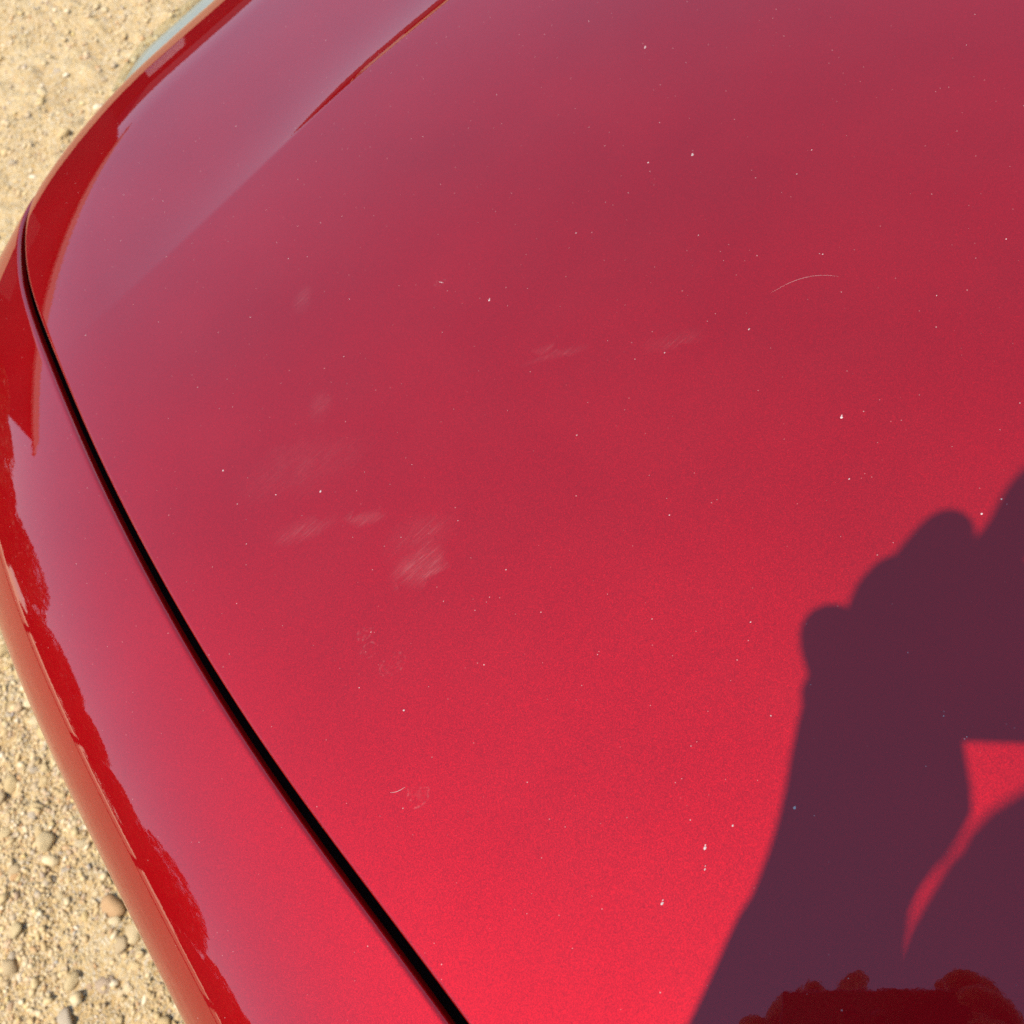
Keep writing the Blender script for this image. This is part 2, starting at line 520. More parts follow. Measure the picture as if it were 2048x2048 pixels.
def surf(s, Q):
    """body surface: s (ns,), Q (ns,nq) -> (ns,nq,3)"""
    c, n = ref_at(s)
    ang = np.arctan2(n[:, 1], -n[:, 0])
    ph = phi(QT[None, :], ang[:, None], s[:, None])
    mid = (ph[:, 1:] + ph[:, :-1]) / 2; dq = QT[1]
    d = np.c_[np.zeros(len(s)), np.cumsum(np.cos(mid) * dq, 1)]
    dr = np.c_[np.zeros(len(s)), np.cumsum(np.sin(mid) * dq, 1)]
    D = np.stack([np.interp(Q[i], QT, d[i]) for i in range(len(s))])
    DR = np.stack([np.interp(Q[i], QT, dr[i]) for i in range(len(s))])
    X = c[:, None, 0] + n[:, None, 0] * D; Y = c[:, None, 1] + n[:, None, 1] * D
    return np.stack([X, Y, H(X, Y) - DR], -1)
_qs = bspline([(-.2, .033), (.0, .033), (.2, .033), (.4, .0335), (.5, .035), (.587, .0405), (.657, .0448), (.738, .047), (.828, .0475), (.925, .048),
               (1.015, .0488), (1.103, .0545), (1.181, .0725), (1.214, .088), (1.241, .099), (1.275, .112), (1.33, .122), (1.45, .126), (1.7, .126), (1.9, .126), (2.1, .126)], 3000)
def q_shut(s): return np.interp(s, _qs[:, 0], _qs[:, 1])
GAP_B, GAP_F = .0053, .0064   # from the shut line's centre to where bonnet and fender begin to roll in

def hem(A, B, rad, steps, depth):
    """roll the last row B (next to row A) over a small radius and down; returns extra rows"""
    e = B - A; e /= np.linalg.norm(e, axis=-1, keepdims=True)
    tng = np.gradient(B, axis=0); tng /= np.linalg.norm(tng, axis=-1, keepdims=True)
    nrm = np.cross(tng, e); nrm *= np.sign(nrm[:, 2:3] + 1e-9); nrm /= np.linalg.norm(nrm, axis=-1, keepdims=True)
    rows = []
    for k in range(1, steps + 1):
        a = math.radians(95) * k / steps
        rows.append(B + e * rad * math.sin(a) - nrm * rad * (1 - math.cos(a)))
    rows.append(rows[-1] - nrm * depth)
    return rows

def bonnet_half(ns, n_in, n_out, s0=.225, hi=True):
    s = np.linspace(s0, SMAX - 1e-6, ns)
    Q = q_shut(s)[:, None] - GAP_B
    Qr = Q * np.linspace(0, 1, n_out)[None, :] ** 1.0
    outer = surf(s, Qr)
    c, n = ref_at(s)
    u = (s - s[0]) / (s[-1] - s[0])
    O = np.c_[np.zeros(ns), -.05 + .50 * u ** 1.2]
    if hi:
        m = np.r_[np.linspace(0, .52, int(n_in * .82), endpoint=False), np.linspace(.52, 1, n_in - int(n_in * .82))]
    else:
        m = np.linspace(0, 1, n_in)
    m = m[::-1][:-1]
    X = c[:, None, 0] * (1 - m) + O[:, None, 0] * m; Y = c[:, None, 1] * (1 - m) + O[:, None, 1] * m
    inner = np.stack([X, Y, H(X, Y)], -1)
    G = np.concatenate([inner, outer], 1)
    ex = hem(G[:, -2], G[:, -1], .0022, 5, .016)
    return np.concatenate([G] + [r[:, None] for r in ex], 1)
GL = bonnet_half(560, 330, 40)
GR = bonnet_half(160, 80, 14, hi=False) * np.array([-1, 1, 1])
fL = grid_faces(*GL.shape[:2]); fR = grid_faces(*GR.shape[:2], flip=True, off=GL.shape[0] * GL.shape[1])
bonnet = mesh_obj('bonnet', np.concatenate([GL.reshape(-1, 3), GR.reshape(-1, 3)]), np.concatenate([fL, fR]), M_PAINT, car)
bonnet['label'] = 'dusty metallic red bonnet with a transverse crease near its front edge'

AX_F, AX_R, WR, ARCH = .43, -2.12, .325, .375
def arch_z(y, ax): 
    d = ARCH ** 2 - (y - ax) ** 2
    return np.where(d > 0, .325 + np.sqrt(np.maximum(d, 0)), .0)
S_F1 = 1.262
def side_down(row, zlow, nz):
    """continue a body edge row downward: slight barrel then tuck"""
    out = []
    c = row
    for k in range(1, nz + 1):
        t = k / nz
        z = c[:, 2] * (1 - t) + zlow * t
        dz = c[:, 2] - z
        bulge = .016 * np.sin(np.clip(dz / .40, 0, 1) * math.pi) - .05 * sstep(.30, .48, dz)
        out.append((z, bulge))
    return out
def fender(sx):
    ns = 420
    s = np.linspace(.10, S_F1, ns)
    nq = 190
    q0 = (q_shut(s) + GAP_F)[:, None]
    Q = q0 + (.36 - q0) * np.linspace(0, 1, nq)[None, :]
    G = surf(s, Q)
    ex = hem(G[:, 1], G[:, 0], .0032, 6, .003)
    G = np.concatenate([r[:, None] for r in ex[::-1]] + [G], 1)
    c, n = ref_at(s)
    last = G[:, -1]
    zl = np.maximum(np.maximum(.27, arch_z(last[:, 1], AX_F)), np.where(last[:, 1] > .74, .60, 0))
    zl = np.minimum(zl, last[:, 2] - .004)
    rows = []
    for z, b in side_down(last, zl, 24):
        rows.append(np.c_[last[:, 0] + n[:, 0] * b, last[:, 1] + n[:, 1] * b, z])
    # return flange into the wheel arch
    fl = rows[-1].copy(); fl[:, :2] -= n * .03
    rows.append(fl)
    G = np.concatenate([G] + [r[:, None] for r in rows], 1)
    if sx > 0: G = G * np.array([-1, 1, 1])
    return grid_obj('fender', G, M_PAINT, car, flip=(sx > 0))
for sx in (-1, 1):
    fender(sx)
# black channel below the shut line
def gutter(sx):
    s = np.linspace(.10, SMAX - .002, 160)
    q = q_shut(s)
    a = surf(s, (q[:, None] + np.array([-.030, 0, .018])[None, :]).clip(0, .39))
    a[:, :, 2] -= np.array([.022, .045, .030])
    c, n = ref_at(s)
    ang = np.arctan2(n[:, 1], -n[:, 0])[:, None]
    a[:, :, :2] -= (n[:, None, :] * (.02 * sstep(.5, 1.1, ang))[:, :, None])
    if sx > 0: a = a * np.array([-1, 1, 1])
    return grid_obj('inner_channel', a, M_VOID, car, flip=(sx > 0))
for sx in (-1, 1): gutter(sx)

# front edge reference: where the bonnet skin ends
def nose_ref(s):
    e = surf(s, (q_shut(s) - GAP_B)[:, None])[:, 0]
    c, n = ref_at(s)
    return e, n

# headlights
def headlight(sx):
    hl = bpy.data.objects.new('headlight', None); hl.empty_display_size = .05
    link(hl, car)
    s = np.linspace(1.262, 1.62, 70)
    e, n = nose_ref(s)
    u = (s - s[0]) / (s[-1] - s[0])
    k = sstep(-.02, .42, u)
    prof = bspline([(-.035, .010), (-.02, .012), (.0, .016), (.040, .018), (.082, .026), (.112, .044), (.126, .080), (.122, .125), (.09, .165), (.05, .19), (.03, .2)], 46)
    def sheet(scale, dn):
        G = np.zeros((len(s), len(prof), 3))
        G[:, :, 0] = e[:, None, 0] + n[:, None, 0] * prof[None, :, 0] * (.30 + .70 * k[:, None]) * scale
        G[:, :, 1] = e[:, None, 1] + n[:, None, 1] * prof[None, :, 0] * (.30 + .70 * k[:, None]) * scale
        G[:, :, 2] = e[:, None, 2] - prof[None, :, 1] * (.75 + .25 * (1 - u[:, None])) - dn
        if sx > 0: G = G * np.array([-1, 1, 1])
        return G
    L = sheet(1.0, 0.0)
    grid_obj('lens', L, M_LENS, hl, flip=(sx > 0))
    back = sheet(.92, .004)
    grid_obj('housing', back, M_GREYLAMP, hl, flip=(sx < 0))
    for (uu, vv, r) in ((.38, .5, .030), (.66, .5, .034)):
        i = int(uu * 69)
        p = Vector(back[i, 26]) - Vector((n[i, 0] * (-sx), n[i, 1], 0)) * .045 - Vector((0, 0, .035)); nn = Vector((n[i, 0] * (-sx), n[i, 1], -.05)).normalized()
        prof2 = [(0, -.03), (r * .6, -.024), (r * .95, -.004), (r, .008), (r * 1.08, .008), (r * 1.08, -.03)]
        q = nn.to_track_quat('Z', 'Y')
        ring = np.array([[tuple(p + q @ Vector((rr * math.cos(a), rr * math.sin(a), hh))) for rr, hh in prof2] for a in np.linspace(0, 2 * math.pi, 29)])
        grid_obj('lamp_bowl', ring, M_CHROME, hl)
    return hl
for sx in (-1, 1): headlight(sx)

# front bumper: nose skin below the lamps with a mouth for the grille
def nose_grid(s, z0, z1, nz, out0=.112):
    e, n = nose_ref(s)
    e = e.copy()
    rows = []
    for k in range(nz):
        t = k / (nz - 1)
        z = z0 * (1 - t) + z1 * t
        o = out0 * (.55 + .45 * sstep(0, .35, s - 1.2)) + .030 * math.sin(min(1, t * 1.25) * math.pi) - .05 * max(0, t - .75) * 4 * .6
        rows.append(np.c_[e[:, 0] + n[:, 0] * o, e[:, 1] + n[:, 1] * o, np.full(len(s), z)])
    return np.stack(rows, 1)
bump = empty('front_bumper'); bump.parent = car
for sx in (-1, 1):
    s = np.linspace(.985, 1.62, 90)
    e, n = nose_ref(s)
    G = nose_grid(s, .605, .20, 26, .105)
    G[:, :, 0] = np.where(s[:, None] < 1.2, np.minimum(G[:, :, 0], -.70 - .1 * sstep(1.2, 1.0, s[:, None])), G[:, :, 0]) if False else G[:, :, 0]
    if sx > 0: G = G * np.array([-1, 1, 1])
    grid_obj('bumper_skin', G, M_PAINT, bump, flip=(sx > 0))
s = np.linspace(1.615, SMAX - 1e-5, 30)
for (za, zb, nm, m) in ((.80, .70, 'nose_panel', M_PAINT), (.46, .36, 'bumper_bar', M_PAINT), (.24, .18, 'lip', M_BLACK)):
    G = nose_grid(s, za, zb, 8, .112)
    G = np.concatenate([G, (G[:, ::1] * np.array([-1, 1, 1]))[::-1]], 0)
    grid_obj(nm, G, m, bump)
G = nose_grid(s, .80, .18, 8, .06)
grid_obj('grille_backing', np.concatenate([G, (G * np.array([-1, 1, 1]))[::-1]], 0), M_VOID, bump)
for k in range(7):
    z = .675 - k * .032
    G = nose_grid(s, z, z - .010, 4, .10)
    grid_obj('grille_slat', np.concatenate([G, (G * np.array([-1, 1, 1]))[::-1]], 0), M_BLACK, bump)

# wheels
def wheel(x, y, sx):
    w = empty('wheel', loc=(x, y, WR)); w.parent = car
    prof = [(.205, -.10), (.30, -.105), (.320, -.085), (WR, -.05), (WR, .05), (.320, .085), (.30, .105), (.205, .10)]
    A = np.linspace(0, 2 * math.pi, 65)
    G = np.array([[(h, r * math.cos(a), r * math.sin(a)) for r, h in prof] for a in A])
    grid_obj('tyre', G, M_RUBBER, w)
    prof = [(.212, .10 * sx), (.205, .085 * sx), (.19, .07 * sx), (.185, -.07 * sx)]
    rim = grid_obj('rim', np.array([[(h, r * math.cos(a), r * math.sin(a)) for r, h in prof] for a in A]), M_ALLOY, w)
    hub = np.array([[(h, r * math.cos(a), r * math.sin(a)) for r, h in [(0.0, .075 * sx), (.035, .075 * sx), (.045, .06 * sx), (.045, .0)]] for a in A])
    grid_obj('hub', hub, M_ALLOY, rim)
    for k in range(5):
        a = k * 2 * math.pi / 5
        bm = box_bm((.045 * sx - .012, -.022, .03), (.045 * sx + .012, .022, .197), .006)
        bmesh.ops.rotate(bm, verts=bm.verts, cent=(0, 0, 0), matrix=Matrix.Rotation(a, 3, 'X'))
        bm_obj('spoke', bm, M_ALLOY, rim)
    grid_obj('brake_disc', np.array([[(h, r * math.cos(a), r * math.sin(a)) for r, h in [(.0, .01 * sx), (.14, .01 * sx), (.14, -.01 * sx)]] for a in A]), M_ALLOY, w)
    return w
for sx in (-1, 1):
    wheel(.775 * sx, AX_F, sx); wheel(.775 * sx, AX_R, sx)

# body side behind the fender: doors and rear quarter from the same section
sec = surf(np.array([.10]), np.linspace(.06, .36, 60)[None, :])[0]
def side_panel(name, y0, y1, sx, ax=None, parent=car):
    ys = np.linspace(y0, y1, 60)
    G = np.zeros((60, 60 + 26, 3))
    for i, y in enumerate(ys):
        tp = .06 * sstep(-2.0, -2.9, y) 
        zl = .27
        if ax is not None: zl = max(.27, float(arch_z(np.array(y), ax)))
        G[i, :60, 0] = sec[:, 0] + tp; G[i, :60, 1] = y; G[i, :60, 2] = sec[:, 2]
        zt = sec[-1, 2]; zl = min(zl, zt - .004)
        for k in range(25):
            t = (k + 1) / 25
            z = zt * (1 - t) + zl * t; dz = zt - z
            G[i, 60 + k] = (sec[-1, 0] + tp - (.016 * math.sin(min(1, dz / .40) * math.pi) - .05 * float(sstep(.30, .48, dz))), y, z)
        G[i, 85] = G[i, 84] + np.array([.03, 0, 0])
    if sx > 0: G = G * np.array([-1, 1, 1])
    return grid_obj(name, G, M_PAINT, parent, flip=(sx < 0))
def greenhouse_x(z): return -.735 + .34 * max(0, (z - 1.0)) ** 1.15 if z > 1.0 else -.735
roof_y = [(.0, 1.0), (-.30, 1.19), (-.62, 1.385), (-.85, 1.455), (-1.2, 1.49), (-1.7, 1.485), (-2.2, 1.44), (-2.45, 1.39), (-2.68, 1.20), (-2.80, 1.02)]
def roof_z(y): return float(np.interp(-y, [-a[0] for a in roof_y], [a[1] for a in roof_y]))
for sx in (-1, 1):
    for (y0, y1, ax) in ((-.135, -1.13, None), (-1.138, -1.98, AX_R)):
        d = side_panel('door', y0, y1, sx, ax)
        hb = box_bm((sx * .885 - .012, y1 + .10, .80), (sx * .885 + .012, y1 + .27, .825), .008)
        bm_obj('handle', hb, M_PAINT, d, True)
        z0 = .985; n = 14
        pts_lo = [(greenhouse_x(z0) * -sx, y, z0) for y in np.linspace(y0 - .05, y1 + .03, n)]
        pts_hi = []
        for y in np.linspace(y0 - .05, y1 + .03, n):
            z = max(z0 + .02, min(1.43, roof_z(y) - .05)); pts_hi.append((greenhouse_x(z) * -sx, y, z))
        Gw = np.array([[tuple(np.array(a) * (1 - t) + np.array(b) * t) for t in np.linspace(0, 1, 8)] for a, b in zip(pts_lo, pts_hi)])
        grid_obj('side_window', Gw, M_GLASS, d, flip=(sx > 0))
    side_panel('rear_quarter', -1.988, -2.80, sx, AX_R)
    bm_obj('sill', box_bm((min(sx * .70, sx * .84), -1.72, .20), (max(sx * .70, sx * .84), .02, .272), .02), M_BLACK, car, True)
    # pillars and roof rail
    rail = [(greenhouse_x(min(1.44, roof_z(y))) * -sx, y, roof_z(y) - .02) for y in np.linspace(-.02, -2.78, 50)]
    grid_obj('roof_rail', tube_grid(rail, .034, 10), M_PAINT, car)
    bp = [(greenhouse_x(z) * -sx * .995, -1.135, z) for z in np.linspace(.95, 1.44, 10)]
    grid_obj('pillar', tube_grid(bp, .035, 10), M_BLACK, car)
    # door mirror
    mr = empty('door_mirror', loc=(sx * .90, -.42, 1.05)); mr.parent = car
    bm = bmesh.new(); bmesh.ops.create_uvsphere(bm, u_segments=24, v_segments=14, radius=1.0)
    for v in bm.verts:
        v.co = Vector((v.co.x * .10 + sx * .06, (max(v.co.y, -.25)) * .075, v.co.z * .068))
    sh = bm_obj('mirror_shell', bm, M_PAINT, mr, True)
    bm_obj('mirror_glass', box_bm((sx * .06 - .08, -.0225, -.05), (sx * .06 + .08, -.0195, .05), .001), M_CHROME, mr)
    bm_obj('mirror_arm', box_bm((min(-sx * .14, sx * .0), -.02, -.06), (max(-sx * .14, sx * .0), .03, -.03), .008), M_BLACK, mr, True)
ys = np.linspace(-.62, -2.45, 50); us = np.linspace(-1, 1, 25)
Gr = np.array([[(u * abs(greenhouse_x(1.44)), y, roof_z(y) - .0 - .045 * u ** 4 - .02 * u * u + .02) for u in us] for y in ys])
grid_obj('roof', Gr, M_PAINT, car)
def glass_sheet(name, y0, y1, x0, x1, bow):
    G = np.array([[(u * (x0 * (1 - t) + x1 * t), y0 * (1 - t) + y1 * t - bow * u * u, roof_z(y0 * (1 - t) + y1 * t)) for u in us] for t in np.linspace(0, 1, 16)])
    return grid_obj(name, G, M_GLASS, car)
glass_sheet('windscreen', -.035, -.66, .70, .575, .06)
glass_sheet('rear_window', -2.42, -2.76, .575, .68, -.05)
bm_obj('cowl', box_bm((-.70, -.10, .955), (.70, -.03, .985), .008), M_BLACK, car, True)
for x in (-.35, .25):
    wp = empty('wiper', loc=(0, 0, 0)); wp.parent = car
    grid_obj('wiper_arm', tube_grid([(x, -.06, 1.0), (x + .25, -.10, 1.055), (x + .42, -.13, 1.075)], .007, 8), M_BLACK, wp)
    grid_obj('wiper_blade', tube_grid([(x + .10, -.135, 1.078), (x + .42, -.13, 1.078), (x + .62, -.10, 1.06)], .005, 8), M_RUBBER, wp)
tail = np.array([[(u * .80, -2.80 - .06 * (1 - u * u) - .10 * math.sin(min(1, t * 1.1) * math.pi) * .8, 1.02 * (1 - t) + .25 * t) for u in us] for t in np.linspace(0, 1, 20)])
grid_obj('tailgate', tail, M_PAINT, car)
for sx in (-1, 1):
    bm_obj('tail_light', box_bm((sx * .70 - .10, -2.93, .78), (sx * .70 + .08, -2.80, .92), .025), M_REDLENS, car, True)
bm_obj('floor_pan', box_bm((-.72, -2.7, .22), (.72, 1.05, .26)), M_BLACK, car)
bm_obj('dashboard', box_bm((-.66, -.42, .70), (.66, -.12, .95), .05, 3), M_BLACK, car, True)
for x in (-.36, .36):
    st = empty('seat', loc=(x, -1.15, .26)); st.parent = car
    bm_obj('seat_base', box_bm((-.24, -.25, .05), (.24, .25, .28), .06, 3), M_SEAT, st, True)
    bm_obj('seat_back', box_bm((-.24, -.38, .26), (.24, -.22, .88), .06, 3), M_SEAT, st, True)
    bm_obj('headrest', box_bm((-.12, -.38, .90), (.12, -.28, 1.06), .04, 3), M_SEAT, st, True)
inn = empty('wheel_well', loc=(0, 0, 0)); inn.parent = car
for sx in (-1, 1):
    for ax in (AX_F, AX_R):
        A = np.linspace(-.1, math.pi + .1, 30)
        G = np.array([[(sx * x, ax + .39 * math.cos(a), .325 + .39 * math.sin(a)) for x in (.55, .86)] for a in A])
        grid_obj('arch_liner', G, M_VOID, inn)
bm_obj('engine_block', box_bm((-.55, .0, .35), (.55, .95, .72), .04), M_VOID, car)

# ------------------------------------------------------------------ dust grains and scratches on the paint
sv, sf = [], []
r2 = random.Random(21)
def on_paint(x, y): return float(H(np.array(x), np.array(y)))
def grain(x, y, sz, lift=.35):
    z = on_paint(x, y) + sz * lift * .5
    b = len(sv)
    a0 = r2.uniform(0, 6.28); st = r2.uniform(.55, 1.0)
    sv.append((x, y, z + sz * lift))
    m = 6
    for k in range(m):
        a = a0 + k * 2 * math.pi / m; rr = sz * r2.uniform(.6, 1.15)
        sv.append((x + rr * math.cos(a), y + rr * math.sin(a) * st, z - sz * .4 * lift))
    for k in range(m): sf.append((b, b + 1 + k, b + 1 + (k + 1) % m))
for k in range(160):
    x, y = r2.uniform(-.66, .25), r2.uniform(.22, 1.0)
    grain(x, y, .00030 * math.exp(abs(r2.gauss(0, .45))))
for (x, y, sz) in ((-.5773, .2808, .0010), (-.5834, .2747, .0007), (-.6064, .2768, .0009), (-.2329, .6841, .0011), (-.3803, .3822, .0009), (-.29, .58, .0012), (-.445, .60, .0009)):
    grain(x, y, sz); grain(x + .001, y + .0008, sz * .5)
specks = mesh_obj('dust_grains', sv, sf, M_SPECK, bonnet, smooth=False)
specks['kind'] = 'stuff'
def scratch(pts, w):
    c = bspline([pts[0]] + list(pts) + [pts[-1]], 30)
    path = [(a, b, on_paint(a, b) + w * .15) for a, b in c]
    rad = [w * (.25 + .75 * math.sin(math.pi * i / 29)) for i in range(30)]
    return grid_obj('scratch', tube_grid(path, rad, 5), M_SPECK, bonnet)
scratch([(-.3438, .4657), (-.336, .4635), (-.3282, .4611), (-.3178, .4535), (-.3123, .4419)], .000045)
scratch([(-.4560, .6420), (-.4540, .6370)], .00016)
scratch([(-.662, .397), (-.668, .398), (-.671, .401)], .00011)

# ------------------------------------------------------------------ phone and the person taking the picture
def cw(p): return CAM_P + CAM_R @ Vector(p)
def cwh(p): return CAM_P + CAM_R @ Vector((p[0] - .008, p[1] + .001, p[2] + .016))
phone = empty('mobile_phone', 'slim dark mobile phone held sideways in both hands above the bonnet', 'phone')
phone.matrix_world = Matrix.Translation(CAM_P) @ CAM_R.to_4x4()
M_PHONE = simple('phone_glass_black', (.02, .02, .022), .15, var=.05)
body = box_bm((-.060, -.052, .004), (.088, .024, .0125), .0035, 3)
pb = bm_obj('phone_body', body, M_PHONE, phone, True)
bm_obj('screen', box_bm((-.057, -.049, .0127), (.085, .021, .0131)), simple('screen_glass', (.01, .01, .012), .05), phone)
for a in np.linspace(0, 1, 1):
    ring = np.array([[(r * math.cos(t), r * math.sin(t), h) for r, h in [(.0045, .004), (.0045, .0018), (.0062, .0018), (.0066, .004)]] for t in np.linspace(0, 2 * math.pi, 25)])
    grid_obj('lens_ring', ring, M_BLACK, phone)
ring = np.array([[(.020 + r * math.cos(t), r * math.sin(t), h) for r, h in [(.0, .0022), (.0055, .0022), (.0066, .004)]] for t in np.linspace(0, 2 * math.pi, 25)])
grid_obj('lens_ring', ring, M_PHONE, phone)

person = empty('person', 'person in navy long sleeves and jeans leaning over the bonnet holding up a phone', 'person', loc=(-1.16, -.10, 0))
def skin_obj(name, chains, mat, parent, sub=2):
    """chains: list of [(pos, radius), ...]; equal positions are welded"""
    verts, rad, edges, index = [], [], [], {}
    for ch in chains:
        prev = None
        for p, r in ch:
            key = tuple(round(c, 4) for c in p)
            if key not in index:
                index[key] = len(verts); verts.append(tuple(p)); rad.append(r)
            i = index[key]
            if prev is not None and prev != i: edges.append((prev, i))
            prev = i
    me = bpy.data.meshes.new(name)
    me.from_pydata(verts, edges, [])
    o = bpy.data.objects.new(name, me); COL.objects.link(o)
    md = o.modifiers.new('skin', 'SKIN')
    md.use_smooth_shade = True
    for i, sv_ in enumerate(me.skin_vertices[0].data):
        r = rad[i]
        sv_.radius = r if isinstance(r, tuple) else (r, r)
        sv_.use_root = (i == 0)
    s2 = o.modifiers.new('subd', 'SUBSURF'); s2.levels = sub; s2.render_levels = sub
    dg = bpy.context.evaluated_depsgraph_get()
    ev = o.evaluated_get(dg)
    m2 = bpy.data.meshes.new_from_object(ev)
    m2.name = name
    bpy.data.objects.remove(o); bpy.data.meshes.remove(me)
    m2.materials.clear(); m2.materials.append(mat)
    m2.polygons.foreach_set('use_smooth', np.ones(len(m2.polygons), bool))
    n = bpy.data.objects.new(name, m2); link(n, parent)
    n.matrix_parent_inverse = Matrix.Translation(-Vector(parent.location))
    return n
g = Vector((.80, .60, 0)).normalized(); rr_ = Vector((g.y, -g.x, 0)); Z = Vector((0, 0, 1))
B0 = Vector((-1.14, -.12, 0))
def lean(up): return .0 if up < .9 else .30 * ((up - .9) / .7) ** 1.15
def bp_(fwd, right, up): return B0 + g * (fwd + lean(up)) + rr_ * right + Z * up
pel = bp_(-.02, 0, .95); chest = bp_(.0, 0, 1.30); neck = bp_(.02, 0, 1.50); headc = bp_(.063, .037, 1.653)
sh = {-1: bp_(.0, -.185, 1.44), 1: bp_(.0, .185, 1.44)}
# hand joints in phone coordinates (m): x right, y up, z toward the person
wristL = cw((-.084, -.092, .042)); elbowL = Vector((-.876, .126, 1.215))
wristR = cw((.130, -.090, .050)); elbowR = Vector((-.655, -.085, 1.23))
LH = {'palm': (-.080, -.048, .032),
      'fing': [[(-.086, -.026, .028), (-.086, -.006, .006), (-.078, -.003, -.008), (-.062, -.008, -.006)],
               [(-.080, -.012, .036), (-.068, .013, .022), (-.050, .021, .004), (-.038, .012, -.005)],
               [(-.076, .004, .046), (-.058, .034, .046), (-.041, .046, .034), (-.032, .038, .020)],
               [(-.054, .010, .050), (-.026, .037, .054), (-.020, .066, .066), (-.008, .080, .074)]],
      'thumb': [(-.058, -.060, .046), (-.050, -.044, .036), (-.044, -.030, .023)]}
RH = {'palm': (.116, -.045, .034),
      'fing': [[(.118, -.028, .026), (.122, -.008, .004), (.108, -.006, -.009), (.088, -.010, -.007)],
               [(.112, -.012, .032), (.118, .014, .010), (.102, .020, -.007), (.084, .012, -.007)],
               [(.104, -.002, .038), (.108, .030, .020), (.092, .038, .004), (.076, .030, -.004)],
               [(.094, .004, .044), (.094, .036, .036), (.078, .044, .022), (.066, .032, .016)]],
      'thumb': [(.098, -.070, .046), (.082, -.050, .036), (.066, -.034, .023)]}
chains = []
def limb_leg(sd_):
    hip = bp_(-.03, .09 * sd_, .90); knee = bp_(.02, .11 * sd_, .48); ank = bp_(-.03, .12 * sd_, .085); toe = bp_(.15, .15 * sd_, .035)
    return hip, knee, ank, toe
chains.append([(pel, (.118, .085)), (bp_(-.01, 0, 1.10), (.125, .088)), (chest, (.165, .115)), (bp_(.0, 0, 1.43), (.10, .08)), (neck, .056), (headc - Z * .085 - g * .03, .054), (headc - Z * .03 - g * .015, .050)])
for sd_, w, e in ((-1, wristL, elbowL), (1, wristR, elbowR)):
    chains.append([(bp_(.0, 0, 1.43), (.10, .08)), (sh[sd_], .062), (sh[sd_].lerp(e, .5), .048), (e, .040), (e.lerp(w, .35), .041), (w, .031)])
    hip, knee, ank, toe = limb_leg(sd_)
    chains.append([(pel, (.118, .085)), (hip, .078), (hip.lerp(knee, .5), .070), (knee, .055), (knee.lerp(ank, .35), .056), (ank, .036), (toe, .03)])
    Hd = LH if sd_ < 0 else RH
    pal = cwh(Hd['palm'])
    F = Hd['fing']
    kA = (cwh(F[0][0]) + cwh(F[1][0])) / 2; kB = (cwh(F[2][0]) + cwh(F[3][0])) / 2
    chains.append([(w, .031), (pal, .032)])
    chains.append([(pal, .032), (pal.lerp(kA, .7), .024)]); chains.append([(pal, .032), (pal.lerp(kB, .7), .024)])
    for k_, fi in enumerate(F):
        root = pal.lerp(kA if k_ < 2 else kB, .7)
        chains.append([(root, .024)] + [(cwh(p), rad) for p, rad in zip(fi, (.0150, .0125, .0112, .0095))])
    chains.append([(pal, .032)] + [(cw(p), rad) for p, rad in zip(Hd['thumb'], (.027, .0140, .0105))])
skin_obj('body', chains, M_SKIN, person, 2)
# head with a face, looking down at the phone
look = (CAM_P - headc).normalized()
hq = Matrix((rr_, (look - rr_ * look.dot(rr_)).normalized(), Vector((0, 0, 0)))).transposed()
fy = (look - rr_ * look.dot(rr_)).normalized(); fz = rr_.cross(fy)
if fz.z < 0: fz = -fz
HM = Matrix(((rr_.x, fy.x, fz.x, headc.x), (rr_.y, fy.y, fz.y, headc.y), (rr_.z, fy.z, fz.z, headc.z), (0, 0, 0, 1)))
bm = bmesh.new(); bmesh.ops.create_uvsphere(bm, u_segments=40, v_segments=28, radius=1.0)
for v in bm.verts:
    x, y, z = v.co
    jaw = 1 - .30 * max(0, -z) ** 1.3
    c = Vector((x * .076 * jaw, y * .098 * (1 - .12 * max(0, -z)), z * .118))
    if y > .3:
        c.y += .024 * math.exp(-((x / .16) ** 2 + ((z + .12) / .20) ** 2))      # nose
        c.y -= .009 * math.exp(-(((abs(x) - .40) / .17) ** 2 + ((z - .10) / .13) ** 2))  # eye sockets
        c.y += .006 * math.exp(-((x / .28) ** 2 + ((z + .50) / .09) ** 2))      # lips
        c.y += .007 * math.exp(-((x / .25) ** 2 + ((z + .85) / .15) ** 2))      # chin
    v.co = HM @ c
hd = bm_obj('head', bm, M_SKIN, person, True); hd.matrix_parent_inverse = Matrix.Translation(-Vector(person.location))
bm = bmesh.new(); bmesh.ops.create_uvsphere(bm, u_segments=40, v_segments=24, radius=1.0)
bmesh.ops.delete(bm, geom=[v for v in bm.verts if v.co.z < -.25 - .5 * (v.co.y < -.2) or (v.co.y > .35 and v.co.z < .45)], context='VERTS')
for v in bm.verts:
    x, y, z = v.co
    k = 1 + .05 * mnoise.noise(v.co * 6)
    v.co = HM @ Vector((x * .083 * k, y * .105 * k - .004, z * .126 * k + .004))
hr = bm_obj('hair', bm, M_HAIR, person, True); hr.matrix_parent_inverse = Matrix.Translation(-Vector(person.location))
